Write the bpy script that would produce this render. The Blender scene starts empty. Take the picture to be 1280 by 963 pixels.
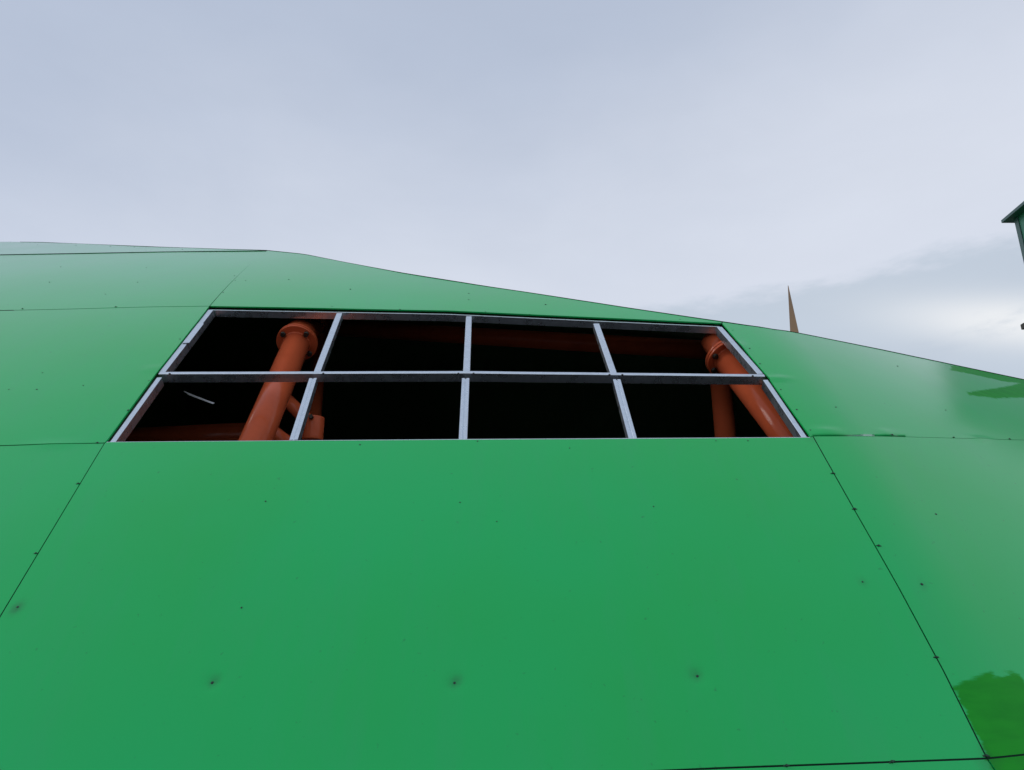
import bpy, bmesh, math, random
from mathutils import Vector, Matrix, noise
random.seed(7)
R = math.radians
S = bpy.context.scene
COL = S.collection

# ------------------------------------------------------------------ camera
EYE = Vector((0, 0, 1.6)); PITCH = R(18); FPX = 963.0
cd = bpy.data.cameras.new('camera'); cam = bpy.data.objects.new('camera', cd); COL.objects.link(cam)
cd.sensor_width = 36; cd.lens = FPX / 1280 * 36; cd.clip_start = .05; cd.clip_end = 4000
cam.location = EYE; cam.rotation_euler = (R(90) + PITCH, 0, 0); S.camera = cam
S.view_settings.view_transform = 'Standard'; S.view_settings.look = 'None'
S.view_settings.exposure = 0; S.view_settings.gamma = 1
S.cycles.max_bounces = 8

def ray(px, py):
    u = (px - 640) / FPX; v = (481.5 - py) / FPX
    d = Vector((u, math.cos(PITCH) - v * math.sin(PITCH), math.sin(PITCH) + v * math.cos(PITCH)))
    return d
def azel(px, py):
    d = ray(px, py).normalized(); return math.atan2(d.x, d.y), math.asin(d.z)

# ------------------------------------------------------------------ sky and sun
SUN_EL, SUN_AZ = R(31), R(280)      # azimuth clockwise from +Y
w = bpy.data.worlds.new('World'); S.world = w; w.use_nodes = True
nt = w.node_tree; N = nt.nodes; L = nt.links; N.clear()
def nd(t, **k):
    n = N.new(t)
    for a, b in k.items(): setattr(n, a, b)
    return n
def mth(op, a, b=None, c=None, clamp=False):
    n = N.new('ShaderNodeMath'); n.operation = op; n.use_clamp = clamp
    for i, v in enumerate((a, b, c)):
        if v is None: continue
        if isinstance(v, (int, float)): n.inputs[i].default_value = v
        else: L.new(v, n.inputs[i])
    return n.outputs[0]
def smooth(v, lo, hi, a=0., b=1.):
    n = N.new('ShaderNodeMapRange'); n.interpolation_type = 'SMOOTHSTEP'
    L.new(v, n.inputs[0])
    for i, k in enumerate((lo, hi, a, b)): n.inputs[i + 1].default_value = k
    return n.outputs[0]
def mixc(f, a, b):
    n = N.new('ShaderNodeMix'); n.data_type = 'RGBA'
    if isinstance(f, (int, float)): n.inputs[0].default_value = f
    else: L.new(f, n.inputs[0])
    for i, v in ((6, a), (7, b)):
        if isinstance(v, tuple): n.inputs[i].default_value = (*v, 1)
        else: L.new(v, n.inputs[i])
    return n.outputs[2]
def srgb(r, g, b):
    f = lambda c: (c / 255 / 12.92) if c / 255 <= .04045 else ((c / 255 + .055) / 1.055) ** 2.4
    return (f(r), f(g), f(b))
geo = nd('ShaderNodeTexCoord')
sep = nd('ShaderNodeSeparateXYZ'); L.new(geo.outputs['Generated'], sep.inputs[0])
X, Y, Z = sep.outputs
az = mth('ARCTAN2', X, Y); el = mth('ARCSINE', Z)
def nz(scale, detail=4, rough=.5, vec=None, dist=0., sc=(1, 1, 1), off=(0, 0, 0)):
    m = nd('ShaderNodeMapping'); m.inputs['Scale'].default_value = sc; m.inputs['Location'].default_value = off
    L.new(geo.outputs['Generated'], m.inputs[0])
    n = nd('ShaderNodeTexNoise'); n.inputs['Scale'].default_value = scale
    n.inputs['Detail'].default_value = detail; n.inputs['Roughness'].default_value = rough
    n.inputs['Distortion'].default_value = dist; L.new(m.outputs[0], n.inputs[0]); return n.outputs[0]
n1 = nz(1.6, 3, .5, sc=(1, 1, 2.2)); n2 = nz(6, 6, .6, sc=(1, 1, 3), off=(3, 1, 2)); n3 = nz(2.6, 5, .55, dist=.4, sc=(1, 1, 2), off=(7, 2, 1))
# the deck is darker to the left and overhead, paler to the right and towards the horizon
g = mth('ADD', mth('MULTIPLY', el, -1.6), mth('MULTIPLY', mth('SINE', az), .38))
g = mth('ADD', g, mth('MULTIPLY', mth('SUBTRACT', n1, .5), .55))
g = mth('ADD', g, mth('MULTIPLY', mth('SUBTRACT', n3, .5), .35))
deck = mixc(smooth(g, -1.3, -.5), srgb(186, 197, 217), srgb(221, 227, 240))
# low cloud bank on the right with a ragged upper edge and a bright break under it
a0, e0 = azel(1020, 345)
edge = mth('ADD', mth('MULTIPLY', mth('SUBTRACT', az, a0), .02), e0 + .006)
wob = mth('ADD', mth('MULTIPLY', mth('SUBTRACT', n2, .5), .10), mth('MULTIPLY', mth('SUBTRACT', n3, .5), .10))
below = smooth(mth('SUBTRACT', mth('ADD', edge, wob), el), -.006, .022)
amask = smooth(az, .0, .24)
bank = mth('MULTIPLY', mth('MULTIPLY', below, amask), .85)
deck = mixc(bank, deck, srgb(194, 206, 220))
ab, eb = azel(1262, 402)
d2 = mth('ADD', mth('POWER', mth('DIVIDE', mth('SUBTRACT', az, ab + .02), .13), 2), mth('POWER', mth('DIVIDE', mth('ADD', mth('SUBTRACT', el, eb), mth('MULTIPLY', mth('SUBTRACT', az, ab), .25)), .028), 2))
glow = mth('MULTIPLY', mth('POWER', 2.718, mth('MULTIPLY', d2, -1)), smooth(n2, .15, .45))
deck = mixc(mth('MULTIPLY', glow, .95), deck, srgb(250, 251, 252))
fine = mth('ADD', 1, mth('MULTIPLY', mth('SUBTRACT', n2, .5), .07))
hsv = nd('ShaderNodeVectorMath', operation='SCALE'); L.new(deck, hsv.inputs[0]); L.new(fine, hsv.inputs[3])
sky = nd('ShaderNodeTexSky'); sky.sky_type = 'NISHITA'; sky.sun_disc = False
sky.sun_elevation = SUN_EL; sky.sun_rotation = SUN_AZ
bg1 = nd('ShaderNodeBackground'); L.new(sky.outputs[0], bg1.inputs[0]); bg1.inputs[1].default_value = .1
bg2 = nd('ShaderNodeBackground'); L.new(hsv.outputs[0], bg2.inputs[0]); bg2.inputs[1].default_value = 1.0
mx = nd('ShaderNodeMixShader'); mx.inputs[0].default_value = .93
L.new(bg1.outputs[0], mx.inputs[1]); L.new(bg2.outputs[0], mx.inputs[2])
wo = nd('ShaderNodeOutputWorld'); L.new(mx.outputs[0], wo.inputs[0])
sd = bpy.data.lights.new('sun', 'SUN'); sd.energy = .75; sd.angle = R(22); sd.color = (1, .97, .93)
so = bpy.data.objects.new('sun', sd); COL.objects.link(so)
sdir = Vector((math.sin(SUN_AZ) * math.cos(SUN_EL), math.cos(SUN_AZ) * math.cos(SUN_EL), math.sin(SUN_EL)))
so.rotation_euler = sdir.to_track_quat('Z', 'Y').to_euler(); so.location = (0, -5, 20)

# ------------------------------------------------------------------ materials
def mat(name, color, rough=.5, metal=0., ior=1.5, build=None, back=None):
    m = bpy.data.materials.new(name); m.use_nodes = True
    t = m.node_tree; b = t.nodes['Principled BSDF']
    b.inputs['Base Color'].default_value = (*color, 1); b.inputs['Roughness'].default_value = rough
    b.inputs['Metallic'].default_value = metal; b.inputs['IOR'].default_value = ior
    if build: build(t, b)
    return m
def tex(t, kind, scale, vec='Object', sc=(1, 1, 1), **k):
    c = t.nodes.new('ShaderNodeTexCoord'); mp = t.nodes.new('ShaderNodeMapping'); mp.inputs['Scale'].default_value = sc
    t.links.new(c.outputs[vec], mp.inputs[0]); n = t.nodes.new(kind); n.inputs['Scale'].default_value = scale
    for a, v in k.items(): n.inputs[a].default_value = v
    t.links.new(mp.outputs[0], n.inputs[0]); return n
def tramp(t, src, lo, hi, a, b):
    n = t.nodes.new('ShaderNodeMapRange'); t.links.new(src, n.inputs[0])
    for i, v in enumerate((lo, hi, a, b)): n.inputs[i + 1].default_value = v
    return n.outputs[0]
def tmix(t, f, a, b, mode='MIX'):
    n = t.nodes.new('ShaderNodeMix'); n.data_type = 'RGBA'; n.blend_type = mode
    if isinstance(f, (int, float)): n.inputs[0].default_value = f
    else: t.links.new(f, n.inputs[0])
    for i, v in ((6, a), (7, b)):
        if isinstance(v, tuple): n.inputs[i].default_value = (*v, 1)
        else: t.links.new(v, n.inputs[i])
    return n.outputs[2]
def tbump(t, b, src, s, d):
    n = t.nodes.new('ShaderNodeBump'); n.inputs['Strength'].default_value = s; n.inputs['Distance'].default_value = d
    t.links.new(src, n.inputs['Height']); t.links.new(n.outputs[0], b.inputs['Normal'])

GREEN = (.001, .55, .125); BARE = (.016, .36, .024)
def green_nodes(t, b):
    big = tex(t, 'ShaderNodeTexNoise', 1.1, Detail=3)
    c = tmix(t, tramp(t, big.outputs[0], .35, .65, 0, 1), GREEN, (.004, .53, .100))
    st = tex(t, 'ShaderNodeTexNoise', 9, sc=(1, .18, .18), Detail=6, Roughness=.65)
    c = tmix(t, tramp(t, st.outputs[0], .5, .8, 0, .16), c, (.06, .40, .20))
    sp = tex(t, 'ShaderNodeTexNoise', 55, Detail=3)
    c = tmix(t, tramp(t, sp.outputs[0], .70, .78, 0, .45), c, (.012, .17, .06))
    at = t.nodes.new('ShaderNodeAttribute'); at.attribute_name = 'peel'
    br = tex(t, 'ShaderNodeTexNoise', 38, sc=(.3, 1.5, 1.5), Detail=6, Roughness=.75)
    ad = t.nodes.new('ShaderNodeMath'); ad.operation = 'MULTIPLY_ADD'; ad.inputs[1].default_value = .9
    t.links.new(br.outputs[0], ad.inputs[0]); t.links.new(at.outputs['Fac'], ad.inputs[2])
    pl = tramp(t, ad.outputs[0], .84, 1.02, 0, 1)
    bn = tex(t, 'ShaderNodeTexNoise', 14, sc=(.5, 2, 2), Detail=4)
    bare = tmix(t, tramp(t, bn.outputs[0], .4, .65, 0, 1), BARE, (.012, .31, .022))
    c = tmix(t, pl, c, bare)
    dt = t.nodes.new('ShaderNodeAttribute'); dt.attribute_name = 'dirt'
    c = tmix(t, dt.outputs['Fac'], c, (.022, .10, .045))
    t.links.new(c, b.inputs['Base Color'])
    r = tex(t, 'ShaderNodeTexNoise', 3, Detail=5)
    rr = tramp(t, r.outputs[0], .3, .7, .16, .22)
    t.links.new(rr, b.inputs['Roughness'])
    ir = tramp(t, pl, 0, 1, 1.38, 1.2); t.links.new(ir, b.inputs['IOR'])
    wv = tex(t, 'ShaderNodeTexNoise', 2.2, Detail=2); tbump(t, b, wv.outputs[0], .2, .01)
    b.inputs['Coat Weight'].default_value = .4; b.inputs['Coat IOR'].default_value = 1.36; b.inputs['Coat Roughness'].default_value = .2; t.links.new(tramp(t, pl, 0, 1, .4, 0), b.inputs['Coat Weight']); b.inputs['Sheen Weight'].default_value = .35; b.inputs['Sheen Roughness'].default_value = .28; b.inputs['Sheen Tint'].default_value = (.85, .93, 1, 1)
    t.links.new(tramp(t, pl, 0, 1, .60, .1), b.inputs['Sheen Weight'])
M = {}
M['green'] = mat('green panel film', GREEN, .28, build=green_nodes)
M['lining'] = mat('dark lining', (.2, .42, .2), .8)
M['seal'] = mat('dark seam sealant', (.008, .030, .018), .9, ior=1.2)
def orange_nodes(t, b):
    n = tex(t, 'ShaderNodeTexNoise', 7, Detail=6, Roughness=.6)
    c = tmix(t, tramp(t, n.outputs[0], .4, .7, 0, .6), (.62, .115, .042), (.50, .085, .032))
    t.links.new(c, b.inputs['Base Color'])
    n2 = tex(t, 'ShaderNodeTexNoise', 18, Detail=4); t.links.new(tramp(t, n2.outputs[0], .3, .7, .13, .22), b.inputs['Roughness'])
M['orange'] = mat('orange enamel', (.5, .085, .03), .25, ior=1.27, build=orange_nodes)
M['bolt'] = mat('dark bolt', (.05, .045, .035), .5, .6)
def galv_nodes(t, b):
    v = tex(t, 'ShaderNodeTexVoronoi', 90); v.feature = 'F1'
    c = tmix(t, tramp(t, v.outputs['Color'], 0, 1, 0, 1), (.70, .76, .81), (.78, .84, .89))
    s = tex(t, 'ShaderNodeTexNoise', 22, Detail=6); c = tmix(t, tramp(t, s.outputs[0], .55, .8, 0, .4), c, (.5, .54, .57))
    t.links.new(c, b.inputs['Base Color'])
    t.links.new(tramp(t, s.outputs[0], .3, .7, .22, .36), b.inputs['Roughness'])
M['galv'] = mat('galvanised steel', (.6, .66, .72), .4, .92, build=galv_nodes)
M['strip'] = mat('bright aluminium', (.85, .86, .84), .3, .6)
M['screw'] = mat('dull screw', (.02, .055, .035), .45, .4)
def brown_nodes(t, b):
    n = tex(t, 'ShaderNodeTexNoise', 1.2, Detail=5); c = tmix(t, tramp(t, n.outputs[0], .35, .65, 0, 1), (.42, .24, .12), (.33, .21, .13))
    t.links.new(c, b.inputs['Base Color'])
M['brown'] = mat('brown cladding', (.3, .18, .09), .6, build=brown_nodes)
def dk(t, b):
    n = tex(t, 'ShaderNodeTexNoise', 4, Detail=5); c = tmix(t, tramp(t, n.outputs[0], .35, .65, 0, 1), (.03, .16, .11), (.045, .20, .14))
    t.links.new(c, b.inputs['Base Color'])
M['towergreen'] = mat('dark green paint', (.03, .16, .11), .4, build=dk)
M['towerroof'] = mat('slate green sheet', (.05, .10, .10), .45)
def gr(t, b):
    n = tex(t, 'ShaderNodeTexNoise', 3, Detail=8, Roughness=.7); c = tmix(t, tramp(t, n.outputs[0], .3, .7, 0, 1), (.06, .062, .058), (.10, .10, .095))
    t.links.new(c, b.inputs['Base Color']); tbump(t, b, n.outputs[0], .3, .02)
M['ground'] = mat('concrete ground', (.13, .13, .12), .85, build=gr)

# ------------------------------------------------------------------ helpers
def obj(name, me, m, parent=None, smoothf=False):
    if isinstance(me, bmesh.types.BMesh):
        bm = me; me = bpy.data.meshes.new(name); bm.to_mesh(me); bm.free()
    o = bpy.data.objects.new(name, me); COL.objects.link(o)
    if m and not me.materials: me.materials.append(m)
    if smoothf:
        for p in me.polygons: p.use_smooth = True
    if parent: o.parent = parent
    return o
def thing(name, label, cat, loc=(0, 0, 0)):
    o = bpy.data.objects.new(name, None); COL.objects.link(o); o.location = loc
    o['label'] = label; o['category'] = cat; return o
def bevel(bm, w, seg=2):
    bmesh.ops.bevel(bm, geom=[e for e in bm.edges if e.is_manifold and e.calc_face_angle(0) > .5], offset=w, segments=seg, affect='EDGES', profile=.6)
def frame_of(t, up):
    t = t.normalized(); s = t.cross(up).normalized(); u = s.cross(t).normalized(); return t, s, u
def tube(p0, p1, r, r1=None, seg=40, cap=True, bev=0):
    r1 = r if r1 is None else r1
    p0, p1 = Vector(p0), Vector(p1); t, s, u = frame_of(p1 - p0, Vector((0, 0, 1)) if abs((p1 - p0).normalized().z) < .95 else Vector((0, 1, 0)))
    bm = bmesh.new(); A = []; B = []
    for k in range(seg):
        a = 2 * math.pi * k / seg; d = s * math.cos(a) + u * math.sin(a)
        A.append(bm.verts.new(p0 + d * r)); B.append(bm.verts.new(p1 + d * r1))
    for k in range(seg):
        f = bm.faces.new((A[k], A[(k + 1) % seg], B[(k + 1) % seg], B[k])); f.smooth = True
    bm.faces.new(A[::-1]); bm.faces.new(B)
    bmesh.ops.recalc_face_normals(bm, faces=bm.faces)
    if bev: bevel(bm, bev)
    return bm

# ------------------------------------------------------------------ the building's skin: y = F(x, z)
def F(x, z):
    u = max(0., x - 1.12); u = u * u / .5 if u < .25 else u - .125       # the right-hand panels turn back
    return 1.506 + .2966 * z + .1137 * z * z + .008 * x * x + .015 * max(0, z - 2.3) ** 2 + .16 * max(0, z - 4.085) * max(0, min(1, (-1.2 - x) / .5)) + u * max(.08, .28 + .14 * (z - 2.1))
def NRM(x, z):                                   # outward normal (towards the camera, upwards)
    e = .002
    return Vector(((F(x + e, z) - F(x - e, z)) / (2 * e), -1, (F(x, z + e) - F(x, z - e)) / (2 * e))).normalized()
def at(px, py, off=0.):
    d = ray(px, py); t = .5
    while t < 12:
        p = EYE + d * t
        if p.y >= F(p.x, p.z) + off: break
        t += .04
    lo, hi = t - .04, t
    for _ in range(40):
        m = (lo + hi) / 2; p = EYE + d * m
        if p.y < F(p.x, p.z) + off: lo = m
        else: hi = m
    return EYE + d * lo
def xz(px, py):
    p = at(px, py); return (p.x, p.z)
def on(x, z, off=0.):
    n = NRM(x, z); return Vector((x, F(x, z), z)) + n * off
def resample(pl, n):
    ds = [0]
    for a, b in zip(pl, pl[1:]): ds.append(ds[-1] + math.hypot(b[0] - a[0], b[1] - a[1]))
    out = []
    for k in range(n + 1):
        s = ds[-1] * k / n; i = 0
        while i < len(ds) - 2 and ds[i + 1] < s: i += 1
        f = (s - ds[i]) / max(1e-9, ds[i + 1] - ds[i])
        out.append((pl[i][0] + (pl[i + 1][0] - pl[i][0]) * f, pl[i][1] + (pl[i + 1][1] - pl[i][1]) * f))
    return out, ds[-1]
def lerp2(a, b, t): return (a[0] + (b[0] - a[0]) * t, a[1] + (b[1] - a[1]) * t)
def samp(pl, t):
    ds = [0]
    for a, b in zip(pl, pl[1:]): ds.append(ds[-1] + math.hypot(b[0] - a[0], b[1] - a[1]))
    s = ds[-1] * t; i = 0
    while i < len(ds) - 2 and ds[i + 1] < s: i += 1
    f = (s - ds[i]) / max(1e-9, ds[i + 1] - ds[i]); return lerp2(pl[i], pl[i + 1], f)
def plen(pl): return sum(math.hypot(b[0] - a[0], b[1] - a[1]) for a, b in zip(pl, pl[1:]))
def coons(bot, top, lef, rig, nu, nv, gap=0.):
    """grid of (x,z); bot/top run left to right, lef/rig bottom to top"""
    lu = max(.02, min(plen(bot), plen(top)) if min(plen(bot), plen(top)) > .3 else max(plen(bot), plen(top)))
    lv = max(plen(lef), plen(rig)); gu = min(.4, gap / lu); gv = min(.4, gap / lv)
    us = [gu + (1 - 2 * gu) * i / nu for i in range(nu + 1)]; vs = [gv + (1 - 2 * gv) * j / nv for j in range(nv + 1)]
    B = [samp(bot, u) for u in us]; T = [samp(top, u) for u in us]; Lf = [samp(lef, v) for v in vs]; Rg = [samp(rig, v) for v in vs]
    c00, c10, c01, c11 = bot[0], bot[-1], top[0], top[-1]; G = []
    for j, v in enumerate(vs):
        row = []
        for i, u in enumerate(us):
            p = []
            for k in (0, 1):
                p.append((1 - v) * B[i][k] + v * T[i][k] + (1 - u) * Lf[j][k] + u * Rg[j][k]
                         - ((1 - u) * (1 - v) * c00[k] + u * (1 - v) * c10[k] + (1 - u) * v * c01[k] + u * v * c11[k]))
            row.append(tuple(p))
        G.append(row)
    return G

# bumps and creases in the sheets, (x, z, radius x, radius z, height)
BUMPS = []
def bump_px(px, py, rx, rz, h):
    a = xz(px, py); BUMPS.append((a[0], a[1], rx, rz, h))
bump_px(972, 473, .050, .010, .007); bump_px(1034, 539, .055, .014, .006); bump_px(1120, 541, .08, .010, .0015)
bump_px(1108, 541, .03, .012, .003); bump_px(1225, 549, .06, .009, .004); bump_px(925, 432, .03, .03, .004)
bump_px(190, 462, .04, .010, .005); bump_px(70, 556, .10, .008, .003)
bump_px(265, 853, .020, .016, -.004); bump_px(568, 853, .020, .016, -.004); bump_px(872, 845, .020, .016, -.004)
def disp(x, z):
    h = 0
    for bx, bz, rx, rz, hh in BUMPS:
        q = ((x - bx) / rx) ** 2 + ((z - bz) / rz) ** 2
        if q < 9: h += hh * math.exp(-q)
    return h + .0025 * noise.noise(Vector((x * 1.3, z * 1.6, 3.1)))

DIRT = []
for q, r_, w_ in (((265, 853), .012, .8), ((271, 850), .012, .5), ((568, 853), .013, .9), ((573, 850), .012, .5), ((872, 845), .012, .8), ((866, 842), .012, .4), ((22, 759), .016, .9),
                  ((19, 762), .014, .6), ((1078, 728), .012, .6), ((1152, 731), .012, .6), ((1233, 945), .014, .6), ((1229, 934), .010, .4), ((1016, 548), .02, .5), ((1238, 956), .014, .6)):
    a_ = xz(*q); DIRT.append((a_[0], a_[1], r_, w_))
def in_poly(p, poly):
    c = False
    for i in range(len(poly)):
        a, b = poly[i], poly[i - 1]
        if (a[1] > p[1]) != (b[1] > p[1]) and p[0] < (b[0] - a[0]) * (p[1] - a[1]) / (b[1] - a[1]) + a[0]: c = not c
    return c
def pdist(p, poly, closed=True):
    m = 9
    for i in range(0 if closed else 1, len(poly)):
        a, b = poly[i - 1], poly[i]
        dx, dz = b[0] - a[0], b[1] - a[1]; t = max(0, min(1, ((p[0] - a[0]) * dx + (p[1] - a[1]) * dz) / (dx * dx + dz * dz + 1e-12)))
        m = min(m, math.hypot(p[0] - a[0] - dx * t, p[1] - a[1] - dz * t))
    return m
PEEL = [[xz(*q) for q in pl] for pl in (
    [(1190, 457), (1210, 460), (1245, 466), (1290, 474), (1330, 484), (1330, 500), (1290, 497), (1245, 498), (1212, 494), (1208, 491), (1235, 487), (1262, 483), (1276, 479), (1255, 477), (1225, 470), (1200, 465), (1188, 463)],
    [(1192, 860), (1205, 853), (1225, 846), (1240, 838), (1246, 850), (1262, 842), (1275, 845), (1295, 870), (1330, 890), (1500, 930), (1600, 1100), (1310, 1100), (1240, 965), (1228, 930)])]

building = thing('panelled_building', 'curved building clad in green metal panels with an open unglazed window frame', 'building', (0, 5, 0))
BINV = Matrix.Translation((0, -5, 0))
def bchild(name, bm, m, parent=None, smoothf=False):
    o = obj(name, bm, m, None, smoothf)
    o.data.transform(BINV); o.parent = building if parent is None else parent
    return o
def mk_panel(bot, top, lef, rig, gap=.0022, cell=.02, label=None):
    nu = max(6, min(260, int(max(plen(bot), plen(top)) / cell))); nv = max(6, min(120, int(max(plen(lef), plen(rig)) / cell)))
    G = coons(bot, top, lef, rig, nu, nv, gap)
    bm = bmesh.new(); lay = bm.verts.layers.float.new('peel'); ld = bm.verts.layers.float.new('dirt'); fr = []; bk = []
    for j, row in enumerate(G):
        a = []; b = []
        for i, (x, z) in enumerate(row):
            e = min(i, nu - i, j, nv - j)
            h = disp(x, z)
            v = bm.verts.new(on(x, z, h)); a.append(v)
            pv = 0
            for P in PEEL:
                if abs(x - P[0][0]) < 1.6:
                    d = pdist((x, z), P); pv = max(pv, max(0, min(1, .5 + (d if in_poly((x, z), P) else -d) / .05)))
            v[lay] = pv
            v[ld] = min(1, sum(w_ * math.exp(-((x - a_) / r_) ** 2 - ((z - b_) / r_) ** 2) for a_, b_, r_, w_ in DIRT if abs(x - a_) < .1) * .45)
            b.append((bm.verts.new(on(x, z, h)), bm.verts.new(on(x, z, h - .007))) if e == 0 else None)
        fr.append(a); bk.append(b)
    for j in range(nv):
        for i in range(nu):
            bm.faces.new((fr[j][i], fr[j][i + 1], fr[j + 1][i + 1], fr[j + 1][i])).smooth = True
    def skirt(seq):
        seq = [q for _, q in seq]
        for (f0, b0), (f1, b1) in zip(seq, seq[1:]):
            bm.faces.new((f0, b0, b1, f1))
    skirt([(fr[0][i], bk[0][i]) for i in range(nu + 1)]); skirt([(fr[nv][i], bk[nv][i]) for i in range(nu, -1, -1)])
    skirt([(fr[j][0], bk[j][0]) for j in range(nv, -1, -1)]); skirt([(fr[j][nu], bk[j][nu]) for j in range(nv + 1)])
    o = bchild('panel', bm, M['green'])
    if label: o['label'] = label
    LIN.append(coons(bot, top, lef, rig, max(6, nu // 6), max(4, nv // 6), 0))
    return o
LIN = []

# key points
def px(*q):
    out = []
    for a, b in zip(q, q[1:]):
        n = max(1, int(math.hypot(b[0] - a[0], b[1] - a[1]) / 25))
        out += [xz(a[0] + (b[0] - a[0]) * k / n, a[1] + (b[1] - a[1]) * k / n) for k in range(n)]
    return out + [xz(*q[-1])]
WBL, WTL, WTR, WBR = xz(133, 552.5), xz(262, 383), xz(902, 404), xz(1013, 546.5)
WML, WMR = xz(196, 466), xz(958, 469)
sL = px((131, 554), (66, 662), (0, 771)); sR = px((1016, 545), (1068, 638), (1122, 733), (1180, 840), (1234, 948))
def ext(a, b, z):                                # carry a line a->b on to height z
    t = (z - a[1]) / (b[1] - a[1]); return (a[0] + (b[0] - a[0]) * t, z)
def extx(a, b, x):
    t = (x - a[0]) / (b[0] - a[0]); return (x, a[1] + (b[1] - a[1]) * t)
wB = px((133, 552.5), (580, 549), (1013, 546.5)); wT = px((262, 383), (560, 388.5), (902, 404))
wL = px((133, 552.5), (196, 466), (262, 383)); wR = px((1013, 546.5), (958, 469), (902, 404)); wM = px((199, 466), (580, 465), (955.5, 469))
BRC = sR[-1]; q1 = xz(900, 960.5)
zB = BRC[1]
BLC = ext(sL[-6], sL[-1], zB - .09)
XL, XR = -5.0, 3.7
botc = [BLC, q1, BRC]
hBR = extx(BRC, xz(1279, 943.5), XR); hBL = (XL, BLC[1] - .02)
h5L = [(XL, xz(0, 558)[1] - .02), xz(0, 557.5), xz(131, 554)]
h5R = px((1016, 545), (1100, 545), (1190, 547.5), (1279, 550)); h5R.append(extx(h5R[-3], h5R[-1], XR))
h3L = px((0, 388), (90, 386.5), (190, 384), (262, 383)); h3L = [extx(h3L[6], h3L[0], XL)] + h3L
jn = xz(333, 314)
h1L = px((0, 319), (90, 317.5), (200, 315.5), (333, 314)); h1L = [extx(h1L[6], h1L[0], XL)] + h1L
rid8 = px((0, 302.5), (50, 303), (100, 305), (200, 309), (290, 312), (333, 313.2)); rid8 = [extx(rid8[5], rid8[0], XL)] + rid8
rid6 = px((333, 313.2), (380, 318), (430, 328), (500, 341), (600, 357), (700, 372), (800, 387.5), (903, 402.5))
rid5 = px((903, 402.5), (1000, 417), (1100, 437), (1200, 458), (1279, 474.5)); rid5.append(extx(rid5[-4], rid5[-1], XR))
mk = {}
mk['c'] = mk_panel(botc, [sL[0]] + wB + [sR[0]], [BLC] + sL[::-1], sR[::-1], cell=.012)
mk['l'] = mk_panel([hBL, BLC], h5L, [hBL, h5L[0]], [BLC] + sL[::-1])
mk['r'] = mk_panel([BRC, hBR], h5R, sR[::-1], [hBR, h5R[-1]], label='green panel with a darker bare patch in its lower corner')
mk['lm'] = mk_panel(h5L, h3L, [h5L[0], h3L[0]], [sL[0]] + wL)
mk['ru'] = mk_panel(h5R, rid5, [sR[0]] + wR + [rid5[0]], [h5R[-1], rid5[-1]], cell=.014, label='green panel with torn film baring a brighter green edge')
mk['wt'] = mk_panel(wT, rid6, [WTL, rid6[0]], [WTR, rid6[-1]])
mk['lu'] = mk_panel(h3L, h1L, [h3L[0], h1L[0]], [WTL, jn])
mk['lt'] = mk_panel(h1L, rid8, [h1L[0], rid8[0]], [jn, rid8[-1]], gap=.0015)
g0 = .02
# the row below, and the columns outside the frame
def dn(p): return (p[0] * 1.0, g0)
cBL, cBR = (BLC[0] - .2, g0), (BRC[0] + .35, g0)
mk['cb'] = mk_panel([cBL, cBR], botc, [cBL, BLC], [cBR, BRC], cell=.05)
mk['lb'] = mk_panel([(XL, g0), cBL], [hBL, BLC], [(XL, g0), hBL], [cBL, BLC], cell=.05)
mk['rb'] = mk_panel([cBR, (XR, g0)], [BRC, hBR], [cBR, BRC], [(XR, g0), hBR], cell=.05)
XL2, XR2 = -7.6, 6.0
ridgeL2 = [(XL2, 3.1), (-6.3, 3.9), rid8[0]]; ridgeR2 = [rid5[-1], (4.8, 2.0), (XR2, 1.2)]
for a, b, c in ((g0, hBL[1], h5L[0][1]),):
    mk_panel([(XL2, g0), (XL, g0)], [(XL2, .9), hBL], [(XL2, g0), (XL2, .9)], [(XL, g0), hBL], cell=.06)
    mk_panel([(XL2, .9), hBL], [(XL2, 1.9), h5L[0]], [(XL2, .9), (XL2, 1.9)], [hBL, h5L[0]], cell=.06)
    mk_panel([(XL2, 1.9), h5L[0]], ridgeL2, [(XL2, 1.9), (XL2, 3.1)], [h5L[0], h3L[0], h1L[0], rid8[0]], cell=.06)
    mk_panel([(XR, g0), (XR2, g0)], [hBR, (XR2, .6)], [(XR, g0), hBR], [(XR2, g0), (XR2, .6)], cell=.06)
    mk_panel([hBR, (XR2, .6)], ridgeR2, [hBR, h5R[-1], rid5[-1]], [(XR2, .6), (XR2, 1.2)], cell=.06)

# lining close behind the panels, everywhere but in the opening
bm = bmesh.new()
for G in LIN:
    V = [[bm.verts.new(on(x, z, -.050)) for x, z in r] for r in G]
    for j in range(len(V) - 1):
        for i in range(len(V[0]) - 1):
            bm.faces.new((V[j][i], V[j][i + 1], V[j + 1][i + 1], V[j + 1][i]))
bchild('inner_lining', bm, M['lining'], smoothf=True)

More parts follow.
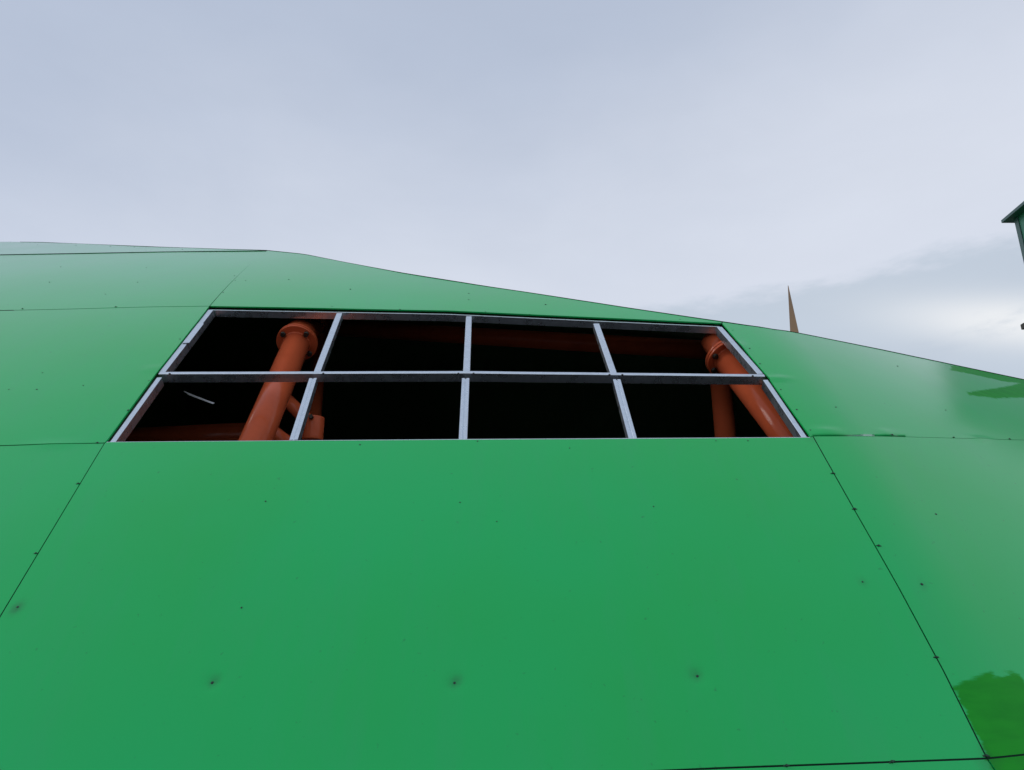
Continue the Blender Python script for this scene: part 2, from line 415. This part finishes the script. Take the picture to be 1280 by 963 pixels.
# roof behind the skyline, rolling over and down to the ground at the back
RID = ridgeL2[:-1] + rid8[:-1] + rid6[:-1] + rid5[:-1] + ridgeR2
RID, _ = resample(RID, 160)
PROF = [(0, 0), (.06, .018), (.2, .062), (.6, .18), (1.4, .38), (2.4, .52), (3.4, .5), (4.4, .2), (5.2, -.75), (5.9, -1.5), (6.2, -9)]
def roofmesh(off, m, name):
    bm = bmesh.new(); V = []
    for x, z in RID:
        r = []; mu = 1.35 if x < .5 else 1.35 - .2 * (x - .5) / .55 if x < 1.05 else max(.9, 1.15 - .25 * (x - 1.05) / .45)
        for dy, dz in PROF:
            r.append(bm.verts.new(Vector((x, F(x, z) + dy * (1 if dy < 1 else 1), max(0, z + dz * (mu if dz > 0 else 1) * min(1, z / 3.0) if dz > -8 else 0))) + Vector((0, 0 if dy < 3 else -off, -off if dy < 6.1 else 0))))
        V.append(r)
    for i in range(len(V) - 1):
        for j in range(len(PROF) - 1):
            f = bm.faces.new((V[i][j], V[i + 1][j], V[i + 1][j + 1], V[i][j + 1])); f.smooth = True
    # close both ends down to the ground
    for i, flip in ((0, 0), (-1, 1)):
        x, z = RID[i]; loop = V[i][:]
        n = 8
        for k in range(n + 1):
            zz = z * k / n; 
            if k == n: break
            loop.append(bm.verts.new((x, F(x, zz), zz)))
        try: bm.faces.new(loop if flip else loop[::-1])
        except ValueError: pass
    return bchild(name, bm, m)
roofmesh(0., M['green'], 'roof'); roofmesh(.03, M['lining'], 'roof_lining')

# capping strip folded over the skyline edge
def ribbon(pts, w_up, w_dn, off, thick, name, m, parent=None):
    bm = bmesh.new(); V = []
    for x, z in pts:
        V.append([bm.verts.new(on(x, z - w_dn, off - .0)), bm.verts.new(on(x, z + w_up, off)), bm.verts.new(on(x, z + w_up, off - thick)), bm.verts.new(on(x, z - w_dn, off - thick))])
    for a, b in zip(V, V[1:]):
        for k in range(4): bm.faces.new((a[k], b[k], b[(k + 1) % 4], a[(k + 1) % 4]))
    bm.faces.new(V[0]); bm.faces.new(V[-1][::-1]); bmesh.ops.recalc_face_normals(bm, faces=bm.faces)
    return bchild(name, bm, m, parent)
edge_pts, _ = resample(rid8[2:-1] + rid6[:-1] + rid5, 120)
edge_pts = [(x, z + .0012 * noise.noise(Vector((x * 5, 0, 0)))) for x, z in edge_pts]
ribbon(edge_pts, .0025, .0012, .0015, .02, 'edge_trim', M['seal'])
ribbon([(x, z) for x, z in resample(h1L[1:], 60)[0]], .0030, .0030, .0035, .012, 'seam_trim', M['seal'])
for seam in ([h5R[i] for i in range(len(h5R))], sR, sL + [BLC], h5L, h3L, h1L, [WTL, rid6[0]], botc + [hBR]):
    s2, _ = resample(seam, max(4, int(plen(seam) / .05)))
    bm = bmesh.new(); V = []
    for k, (x, z) in enumerate(s2):
        a = s2[max(0, k - 1)]; b = s2[min(len(s2) - 1, k + 1)]; dx, dz = b[0] - a[0], b[1] - a[1]; l = math.hypot(dx, dz) or 1
        o_ = -.0014; wv = .0034 * (1 + .35 * noise.noise(Vector((x * 6, z * 6, 0)))); q = (-dz / l * wv, dx / l * wv)
        V.append((bm.verts.new(on(x + q[0], z + q[1], o_)), bm.verts.new(on(x - q[0], z - q[1], o_))))
    for a, b in zip(V, V[1:]): bm.faces.new((a[0], b[0], b[1], a[1]))
    bchild('seam_sealant', bm, M['seal'])

# ------------------------------------------------------------------ galvanised window framing
def sweep(pts, prof, rough=0):
    """prof: (side, normal) polygon swept along points on the skin"""
    bm = bmesh.new(); V = []
    P3 = [on(x, z) for x, z in pts]
    for k, (x, z) in enumerate(pts):
        t = (P3[min(k + 1, len(pts) - 1)] - P3[max(k - 1, 0)]).normalized(); n = NRM(x, z); s = t.cross(n).normalized(); n = s.cross(t)
        V.append([bm.verts.new(P3[k] + s * a + n * b) for a, b in prof])
    m = len(prof)
    for a, b in zip(V, V[1:]):
        for k in range(m): bm.faces.new((a[k], b[k], b[(k + 1) % m], a[(k + 1) % m]))
    bm.faces.new(V[0]); bm.faces.new(V[-1][::-1]); bmesh.ops.recalc_face_normals(bm, faces=bm.faces)
    return bm
def rect(w, f, d, groove=False, c=0):
    h = w / 2
    if groove: return [(-h + c, f), (-.0035 + c, f), (-.0012 + c, f - .003), (.0012 + c, f - .003), (.0035 + c, f), (h + c, f), (h + c, f - d), (-h + c, f - d)]
    b = .0015
    return [(-h + c, f - b), (-h + b + c, f), (h - b + c, f), (h + c, f - b), (h + c, f - d), (-h + c, f - d)]
def chan(w, f, d, side=1, groove=False):
    # C-section, open towards +side or -side
    h = w / 2; t = .0022
    p = [(h, f), (h, f - t), (-h + t, f - t), (-h + t, f - d + t), (h, f - d + t), (h, f - d), (-h, f - d), (-h, f)]
    if groove: p += [(-.003, f), (-.001, f - .0016), (.001, f - .0016), (.003, f)]
    return p if side > 0 else [(-a_, b_) for a_, b_ in p]
def line(a, b, n=4): return [lerp2(a, b, k / n) for k in range(n + 1)]
def pline(a, b, n=8): return [xz(a[0] + (b[0] - a[0]) * k / n, a[1] + (b[1] - a[1]) * k / n) for k in range(n + 1)]
def shift(p, dx, dz): return (p[0] + dx, p[1] + dz)
T = .036
# jambs: upper and lower length each side
def off_in(pl, dx, dz=0): return [shift(p, dx, dz) for p in pl]
wL1 = px((134, 552), (194, 470.5)); wL2 = px((197, 464), (259, 386)); wR1 = px((1012, 546), (962, 473.5)); wR2 = px((956, 466), (904, 407.5))
bchild('jamb', sweep(off_in(wL1, .016), rect(.021, -.006, .040)), M['galv'])
bchild('jamb', sweep(off_in(wL2, .017), rect(.026, -.006, .040)), M['galv'])
bchild('jamb', sweep(off_in(wR1, -.016), rect(.021, -.006, .040)), M['galv'])
bchild('jamb', sweep(off_in(wR2, -.017), rect(.026, -.006, .040)), M['galv'])
bchild('splice_plate', sweep([shift(p, .018, 0) for p in px((227, 428), (246, 404))], rect(.030, -.003, .0025)), M['galv'])
bchild('head_rail', sweep(off_in(px((266, 383.2), (560, 388.5), (899, 403.8)), 0, -.011), rect(.008, -.012, .038)), M['galv'])
bchild('sill_rail', sweep(off_in(wB[:], 0, .001), rect(.005, -.002, .045)), M['galv'])
tw_ = [shift(p, 0, .0015 * noise.noise(Vector((p[0] * 3, 0, 1)))) for p in wM]
bchild('transom', sweep(tw_, rect(.019, -.001, .042)), M['galv'])
mul = [((424, 389), (395.5, 464), (391, 471), (366.5, 548)), ((586, 393), (583, 463.5), (582, 471), (578.5, 548)), ((745.5, 402), (767.5, 465.5), (771, 472.5), (791.5, 547.5))]
for t0, t1, b0, b1 in mul:
    bchild('mullion', sweep(pline(t1, (t0[0], t0[1] + 1.)), rect(.029, -.007, .032)), M['galv'])
    bchild('mullion', sweep(pline(b1, b0), rect(.031, -.007, .032, True)), M['galv'])
# ------------------------------------------------------------------ screws and clips
for q in ((212, 467.3), (941, 470), (404, 467), (573, 467), (592, 467), (762, 468.5), (778, 468.5)):
    c0 = xz(*q); p_ = on(*c0); n_ = NRM(*c0)
    bchild('frame_screw', tube(p_ - n_ * .002, p_ + n_ * .0015, .0042, seg=10), M['bolt'])
def screw_mesh(rad, rim):
    bm = bmesh.new(); V = []
    prof = [(rad, 0), (rad, rim), (rad * .55, rim * 1.1), (rad * .5, rim * 2.2), (rad * .2, rim * 2.5)]
    n = 10
    for r, h in prof: V.append([bm.verts.new((r * math.cos(2 * math.pi * k / n), r * math.sin(2 * math.pi * k / n), h)) for k in range(n)])
    for a, b in zip(V, V[1:]):
        for k in range(n): bm.faces.new((a[k], a[(k + 1) % n], b[(k + 1) % n], b[k]))
    bm.faces.new(V[-1]); me = bpy.data.meshes.new('screw'); bm.to_mesh(me); bm.free(); me.materials.append(M['screw']); return me
SM = screw_mesh(.0058, .001); SB = screw_mesh(.0085, .0012)
def clip_mesh():
    bm = bmesh.new(); bmesh.ops.create_cube(bm, size=1); bmesh.ops.scale(bm, vec=(.022, .005, .003), verts=bm.verts); bevel(bm, .0008, 1)
    r = bmesh.ops.create_cone(bm, segments=8, radius1=.005, radius2=.004, depth=.004, cap_ends=True, matrix=Matrix.Translation((0, 0, .003)))
    me = bpy.data.meshes.new('seam_clip'); bm.to_mesh(me); bm.free(); me.materials.append(M['screw']); return me
CM = clip_mesh()
def place(name, me, pxy, par, rz=0, sc=1):
    x, z = xz(*pxy); o = bpy.data.objects.new(name, me); COL.objects.link(o)
    n = NRM(x, z); q = n.to_track_quat('Z', 'Y')
    mw = Matrix.Translation(BINV @ on(x, z, disp(x, z) + .0002)) @ q.to_matrix().to_4x4() @ Matrix.Rotation(rz, 4, 'Z') @ Matrix.Scale(sc, 4)
    o.parent = par; o.matrix_basis = mw
for par, pts in (('lu', [(76, 334), (183, 335), (62, 353), (132, 368), (172, 353), (293, 345), (294, 351), (279, 366)]),
                 ('lm', [(53, 466), (46, 487), (104, 482), (11, 487), (225, 424), (160, 513), (186, 476)]),
                 ('wt', [(307, 351), (361, 350), (438, 362), (586, 367), (586, 375), (682, 381), (415, 383.5), (500, 387), (607, 390), (662, 393), (850, 399.5)]),
                 ('ru', [(1045, 509), (1122, 458), (1182, 513), (937, 436), (950, 455), (976, 487), (996, 512), (1013, 538), (916, 413)]),
                 ('c', [(621, 652), (332, 627), (575, 628), (817, 633), (302, 760), (1078, 728), (712, 560), (450, 556), (597, 551.5), (895, 551), (935, 551)]),
                 ('r', [(1170, 643), (1152, 731)]),
                 ('lt', [(95, 307), (47, 306), (138, 308), (168, 309), (228, 312)])):
    for p in pts: place('screw', SM, p, mk[par], sc=random.uniform(.35, .6) if par == 'c' else random.uniform(.45, .8))
for p in ((265, 853), (568, 853), (872, 845), (22, 759)): place('screw', SB, p, mk['c'], sc=random.uniform(.4, .55))
for p, par in (((1041, 592), 'r'), ((1068, 637), 'r'), ((1098, 683), 'r'), ((1170, 822), 'r'), ((1233, 945), 'r'), ((98, 605), 'l'), ((45, 692), 'l'), ((983, 957.5), 'cb'), ((1115, 952.5), 'cb'),
               ((1115, 544), 'ru'), ((1192, 547), 'ru'), ((1262, 549), 'ru'), ((28, 386), 'lu'), ((145, 384), 'lu'), ((122, 554), 'lm')):
    place('seam_clip', CM, p, mk[par], rz=random.uniform(-.3, .3), sc=random.uniform(.6, .85))

# ------------------------------------------------------------------ orange tube frame inside
tf = thing('tube_frame', 'orange painted steel tube frame bolted together inside the dark window opening', 'steel frame', (0, 5, 0))
def tchild(name, bm, m, parent=None):
    o = obj(name, bm, m); o.data.transform(BINV); o.parent = tf if parent is None else parent; return o
def bolts(c, ax, r, n, parent, ph=0, size=.014, both=False):
    t, s, u = frame_of(ax, Vector((1, 0, 0)))
    for k in range(n):
        a = ph + 2 * math.pi * k / n; p = c + (s * math.cos(a) + u * math.sin(a)) * r
        tchild('bolt', tube(p - t * .028, p + t * .022, size, seg=6), M['bolt'], parent)
def flange(c, ax, r, th, n=8, ph=.2, gap=.003):
    t = ax.normalized()
    f = tchild('flange', tube(c - t * (th + gap / 2), c - t * gap / 2, r, seg=56, bev=.002), M['orange'])
    f2 = tchild('flange', tube(c + t * gap / 2, c + t * (th + gap / 2), r, seg=56, bev=.002), M['orange'])
    bolts(c, t, r * .80, n, f, ph); return f
def weld(c, ax, r):
    t, s_, u = frame_of(ax, Vector((0, 0, 1))); bm = bmesh.new(); n = 48; V = []
    for k in range(n):
        a = 2 * math.pi * k / n; d0 = s_ * math.cos(a) + u * math.sin(a); rr = .0045 + .0015 * math.sin(k * 2.6)
        V.append([bm.verts.new(c + d0 * (r + rr * math.cos(q)) + t * rr * 1.3 * math.sin(q)) for q in (math.pi / 2, math.pi / 6, -math.pi / 6, -math.pi / 2)])
    for k in range(n):
        for j in range(3):
            bm.faces.new((V[k][j], V[(k + 1) % n][j], V[(k + 1) % n][j + 1], V[k][j + 1])).smooth = True
    bmesh.ops.recalc_face_normals(bm, faces=bm.faces); tchild('weld_bead', bm, M['orange'])
# left leg: runs up parallel to the skin to a flanged joint
A = at(316, 560, .34); B = at(371.5, 428, .24); d = (B - A).normalized()
tchild('tube', tube(A - d * .35, B, .067), M['orange'])
flange(B, d, .104, .012, 4, math.pi / 4)
weld(B - d * .014, d, .067)
tchild('tube', tube(B, B + d * .10, .080, bev=.006), M['orange'])
# head stub and the post that stands behind
P0 = at(402, 407, .60); PB = Vector((P0.x, P0.y, .05))
tchild('post', tube(PB, P0 + Vector((0, 0, .02)), .044), M['orange'])
tchild('tube', tube(B + d * .05, at(393, 409, .42), .062, bev=.006), M['orange'])
# knee joint low on the post with brace to the leg
K = at(392, 534, .62)
tchild('sleeve', tube(K - Vector((0, 0, .07)), K + Vector((0, 0, .05)), .050, bev=.008), M['orange'])
tchild('bolt', tube(K + Vector((.0, -.05, .035)), K + Vector((.0, -.072, .035)), .011, seg=6), M['bolt'])
tchild('brace', tube(at(345, 486, .60), K + Vector((0, 0, .0)), .034), M['orange'])
tchild('brace', tube(at(335, 536, .60), K + Vector((-.02, 0, -.15)), .034), M['orange'])
# low rail running off to the left
tchild('rail', tube(at(60, 555, 1.7), at(345, 543, 1.6), .085), M['orange'])
# long beam under the head
H0 = at(405, 409, .8); H1 = at(905, 439, .55)
tchild('beam', tube(H0 + (H0 - H1) * .02, H1, .056), M['orange'])
# right leg
A2 = at(1001, 565, .33); B2 = at(909, 447, .20); d2v = (B2 - A2).normalized()
tchild('tube', tube(A2 - d2v * .35, B2, .072), M['orange'])
flange(B2, d2v, .108, .014, 6, .1)
weld(B2 - d2v * .016, d2v, .072)
tchild('tube', tube(B2, B2 + d2v * .15, .066), M['orange'])
P1 = at(899, 455, .5)
tchild('post', tube(Vector((P1.x - .0, P1.y, .05)), P1 + Vector((0, 0, .05)), .056), M['orange'])

# loose bright strip hanging in the dark bay
st = []
s0, s1, s2 = at(230, 489, .34), at(238, 493.5, .34), at(267, 504.5, .34)
bm = bmesh.new(); nn = Vector((.15, -math.cos(R(32)), math.sin(R(32)))).normalized(); V = []
for p, wd in ((s0, .002), (s1, .0055), (s2, .005)):
    t = (s2 - s0).normalized(); u = nn.cross(t).normalized()
    V.append([bm.verts.new(p + u * wd), bm.verts.new(p - u * wd), bm.verts.new(p - u * wd - nn * .003), bm.verts.new(p + u * wd - nn * .003)])
for a_, b_ in zip(V, V[1:]):
    for k in range(4): bm.faces.new((a_[k], b_[k], b_[(k + 1) % 4], a_[(k + 1) % 4]))
bm.faces.new(V[0]); bm.faces.new(V[-1][::-1]); bmesh.ops.recalc_face_normals(bm, faces=bm.faces)
so_ = obj('metal_strip', bm, M['strip']); so_['label'] = 'thin bright metal strip in the dark lower left bay of the window frame'; so_['category'] = 'metal strip'
wire = None

# ------------------------------------------------------------------ spire behind the roof
def far(px_, py_, depth): return EYE + ray(px_, py_) * depth
D = 24.0
tip = far(985, 356.5, D); lo_l = far(987, 416, D - 1.0)
# a slim four-sided spire standing on the ground
half = lambda z: .018 + (tip.z - z) * .098
bm = bmesh.new(); ring = []
for z in (0., tip.z * .5, tip.z - .02):
    h = half(z) if z < tip.z - .1 else .012; cx = tip.x + (tip.z - z) * .012; a = R(24)
    ring.append([bm.verts.new((cx + h * math.cos(a + k * math.pi / 2) , tip.y + h * math.sin(a + k * math.pi / 2), z)) for k in range(4)])
for a_, b_ in zip(ring, ring[1:]):
    for k in range(4): bm.faces.new((a_[k], a_[(k + 1) % 4], b_[(k + 1) % 4], b_[k]))
bm.faces.new(ring[-1]); bmesh.ops.recalc_face_normals(bm, faces=bm.faces)
sp = obj('spire', bm, M['brown']); sp['label'] = 'slender brown pointed spire rising behind the green roofline'; sp['category'] = 'spire'

# ------------------------------------------------------------------ green tower at the right edge
D = 9.0
e = far(1252, 279, D)                       # far left corner of the eaves
wl = far(1272, 285, D - .12)                # far left corner of the wall, under them
tw = thing('green_tower', 'dark green tower with an overhanging flat-edged roof at the right edge', 'tower', (wl.x + 1.1, wl.y - 1.1, 0))
ti = Matrix.Translation(-Vector(tw.location))
def tc(name, bm, m, parent=None):
    o = obj(name, bm, m); o.data.transform(ti); o.parent = parent or tw; return o
def boxbm(x0, x1, y0, y1, z0, z1, bv=0):
    bm = bmesh.new(); bmesh.ops.create_cube(bm, size=1)
    bmesh.ops.scale(bm, vec=(x1 - x0, y1 - y0, z1 - z0), verts=bm.verts); bmesh.ops.translate(bm, vec=((x0 + x1) / 2, (y0 + y1) / 2, (z0 + z1) / 2), verts=bm.verts)
    if bv: bevel(bm, bv)
    return bm
ov = wl.x - e.x
tc('wall', boxbm(wl.x, wl.x + 2.2, wl.y - 2.2, wl.y, 0, e.z + .01), M['towergreen'])
tc('corner_post', boxbm(wl.x - .012, wl.x + .05, wl.y - .05, wl.y + .012, 0, e.z), M['towerroof'])
x0, x1, y0, y1 = e.x, wl.x + 2.2 + ov, wl.y - 2.2 - ov, e.y
bm = bmesh.new(); V = [[bm.verts.new((x, y, e.z + z)) for x, y in ((x0, y0), (x1, y0), (x1, y1), (x0, y1))] for z in (0, .035)]
ap = bm.verts.new(((x0 + x1) / 2, (y0 + y1) / 2, e.z + .35))
bm.faces.new(V[0][::-1])
for k in range(4):
    bm.faces.new((V[0][k], V[0][(k + 1) % 4], V[1][(k + 1) % 4], V[1][k])); bm.faces.new((V[1][k], V[1][(k + 1) % 4], ap))
bmesh.ops.recalc_face_normals(bm, faces=bm.faces); tc('roof', bm, M['towerroof'])
lamp = far(1278, 408, D - .75)
tc('wall_bracket', boxbm(lamp.x, wl.x, lamp.y - .03, lamp.y + .03, lamp.z - .03, lamp.z + .03, .006), M['bolt'])

# ------------------------------------------------------------------ ground
bm = bmesh.new(); V = []
bmesh.ops.create_grid(bm, x_segments=40, y_segments=40, size=1500)
g = obj('ground', bm, M['ground']); g['kind'] = 'structure'
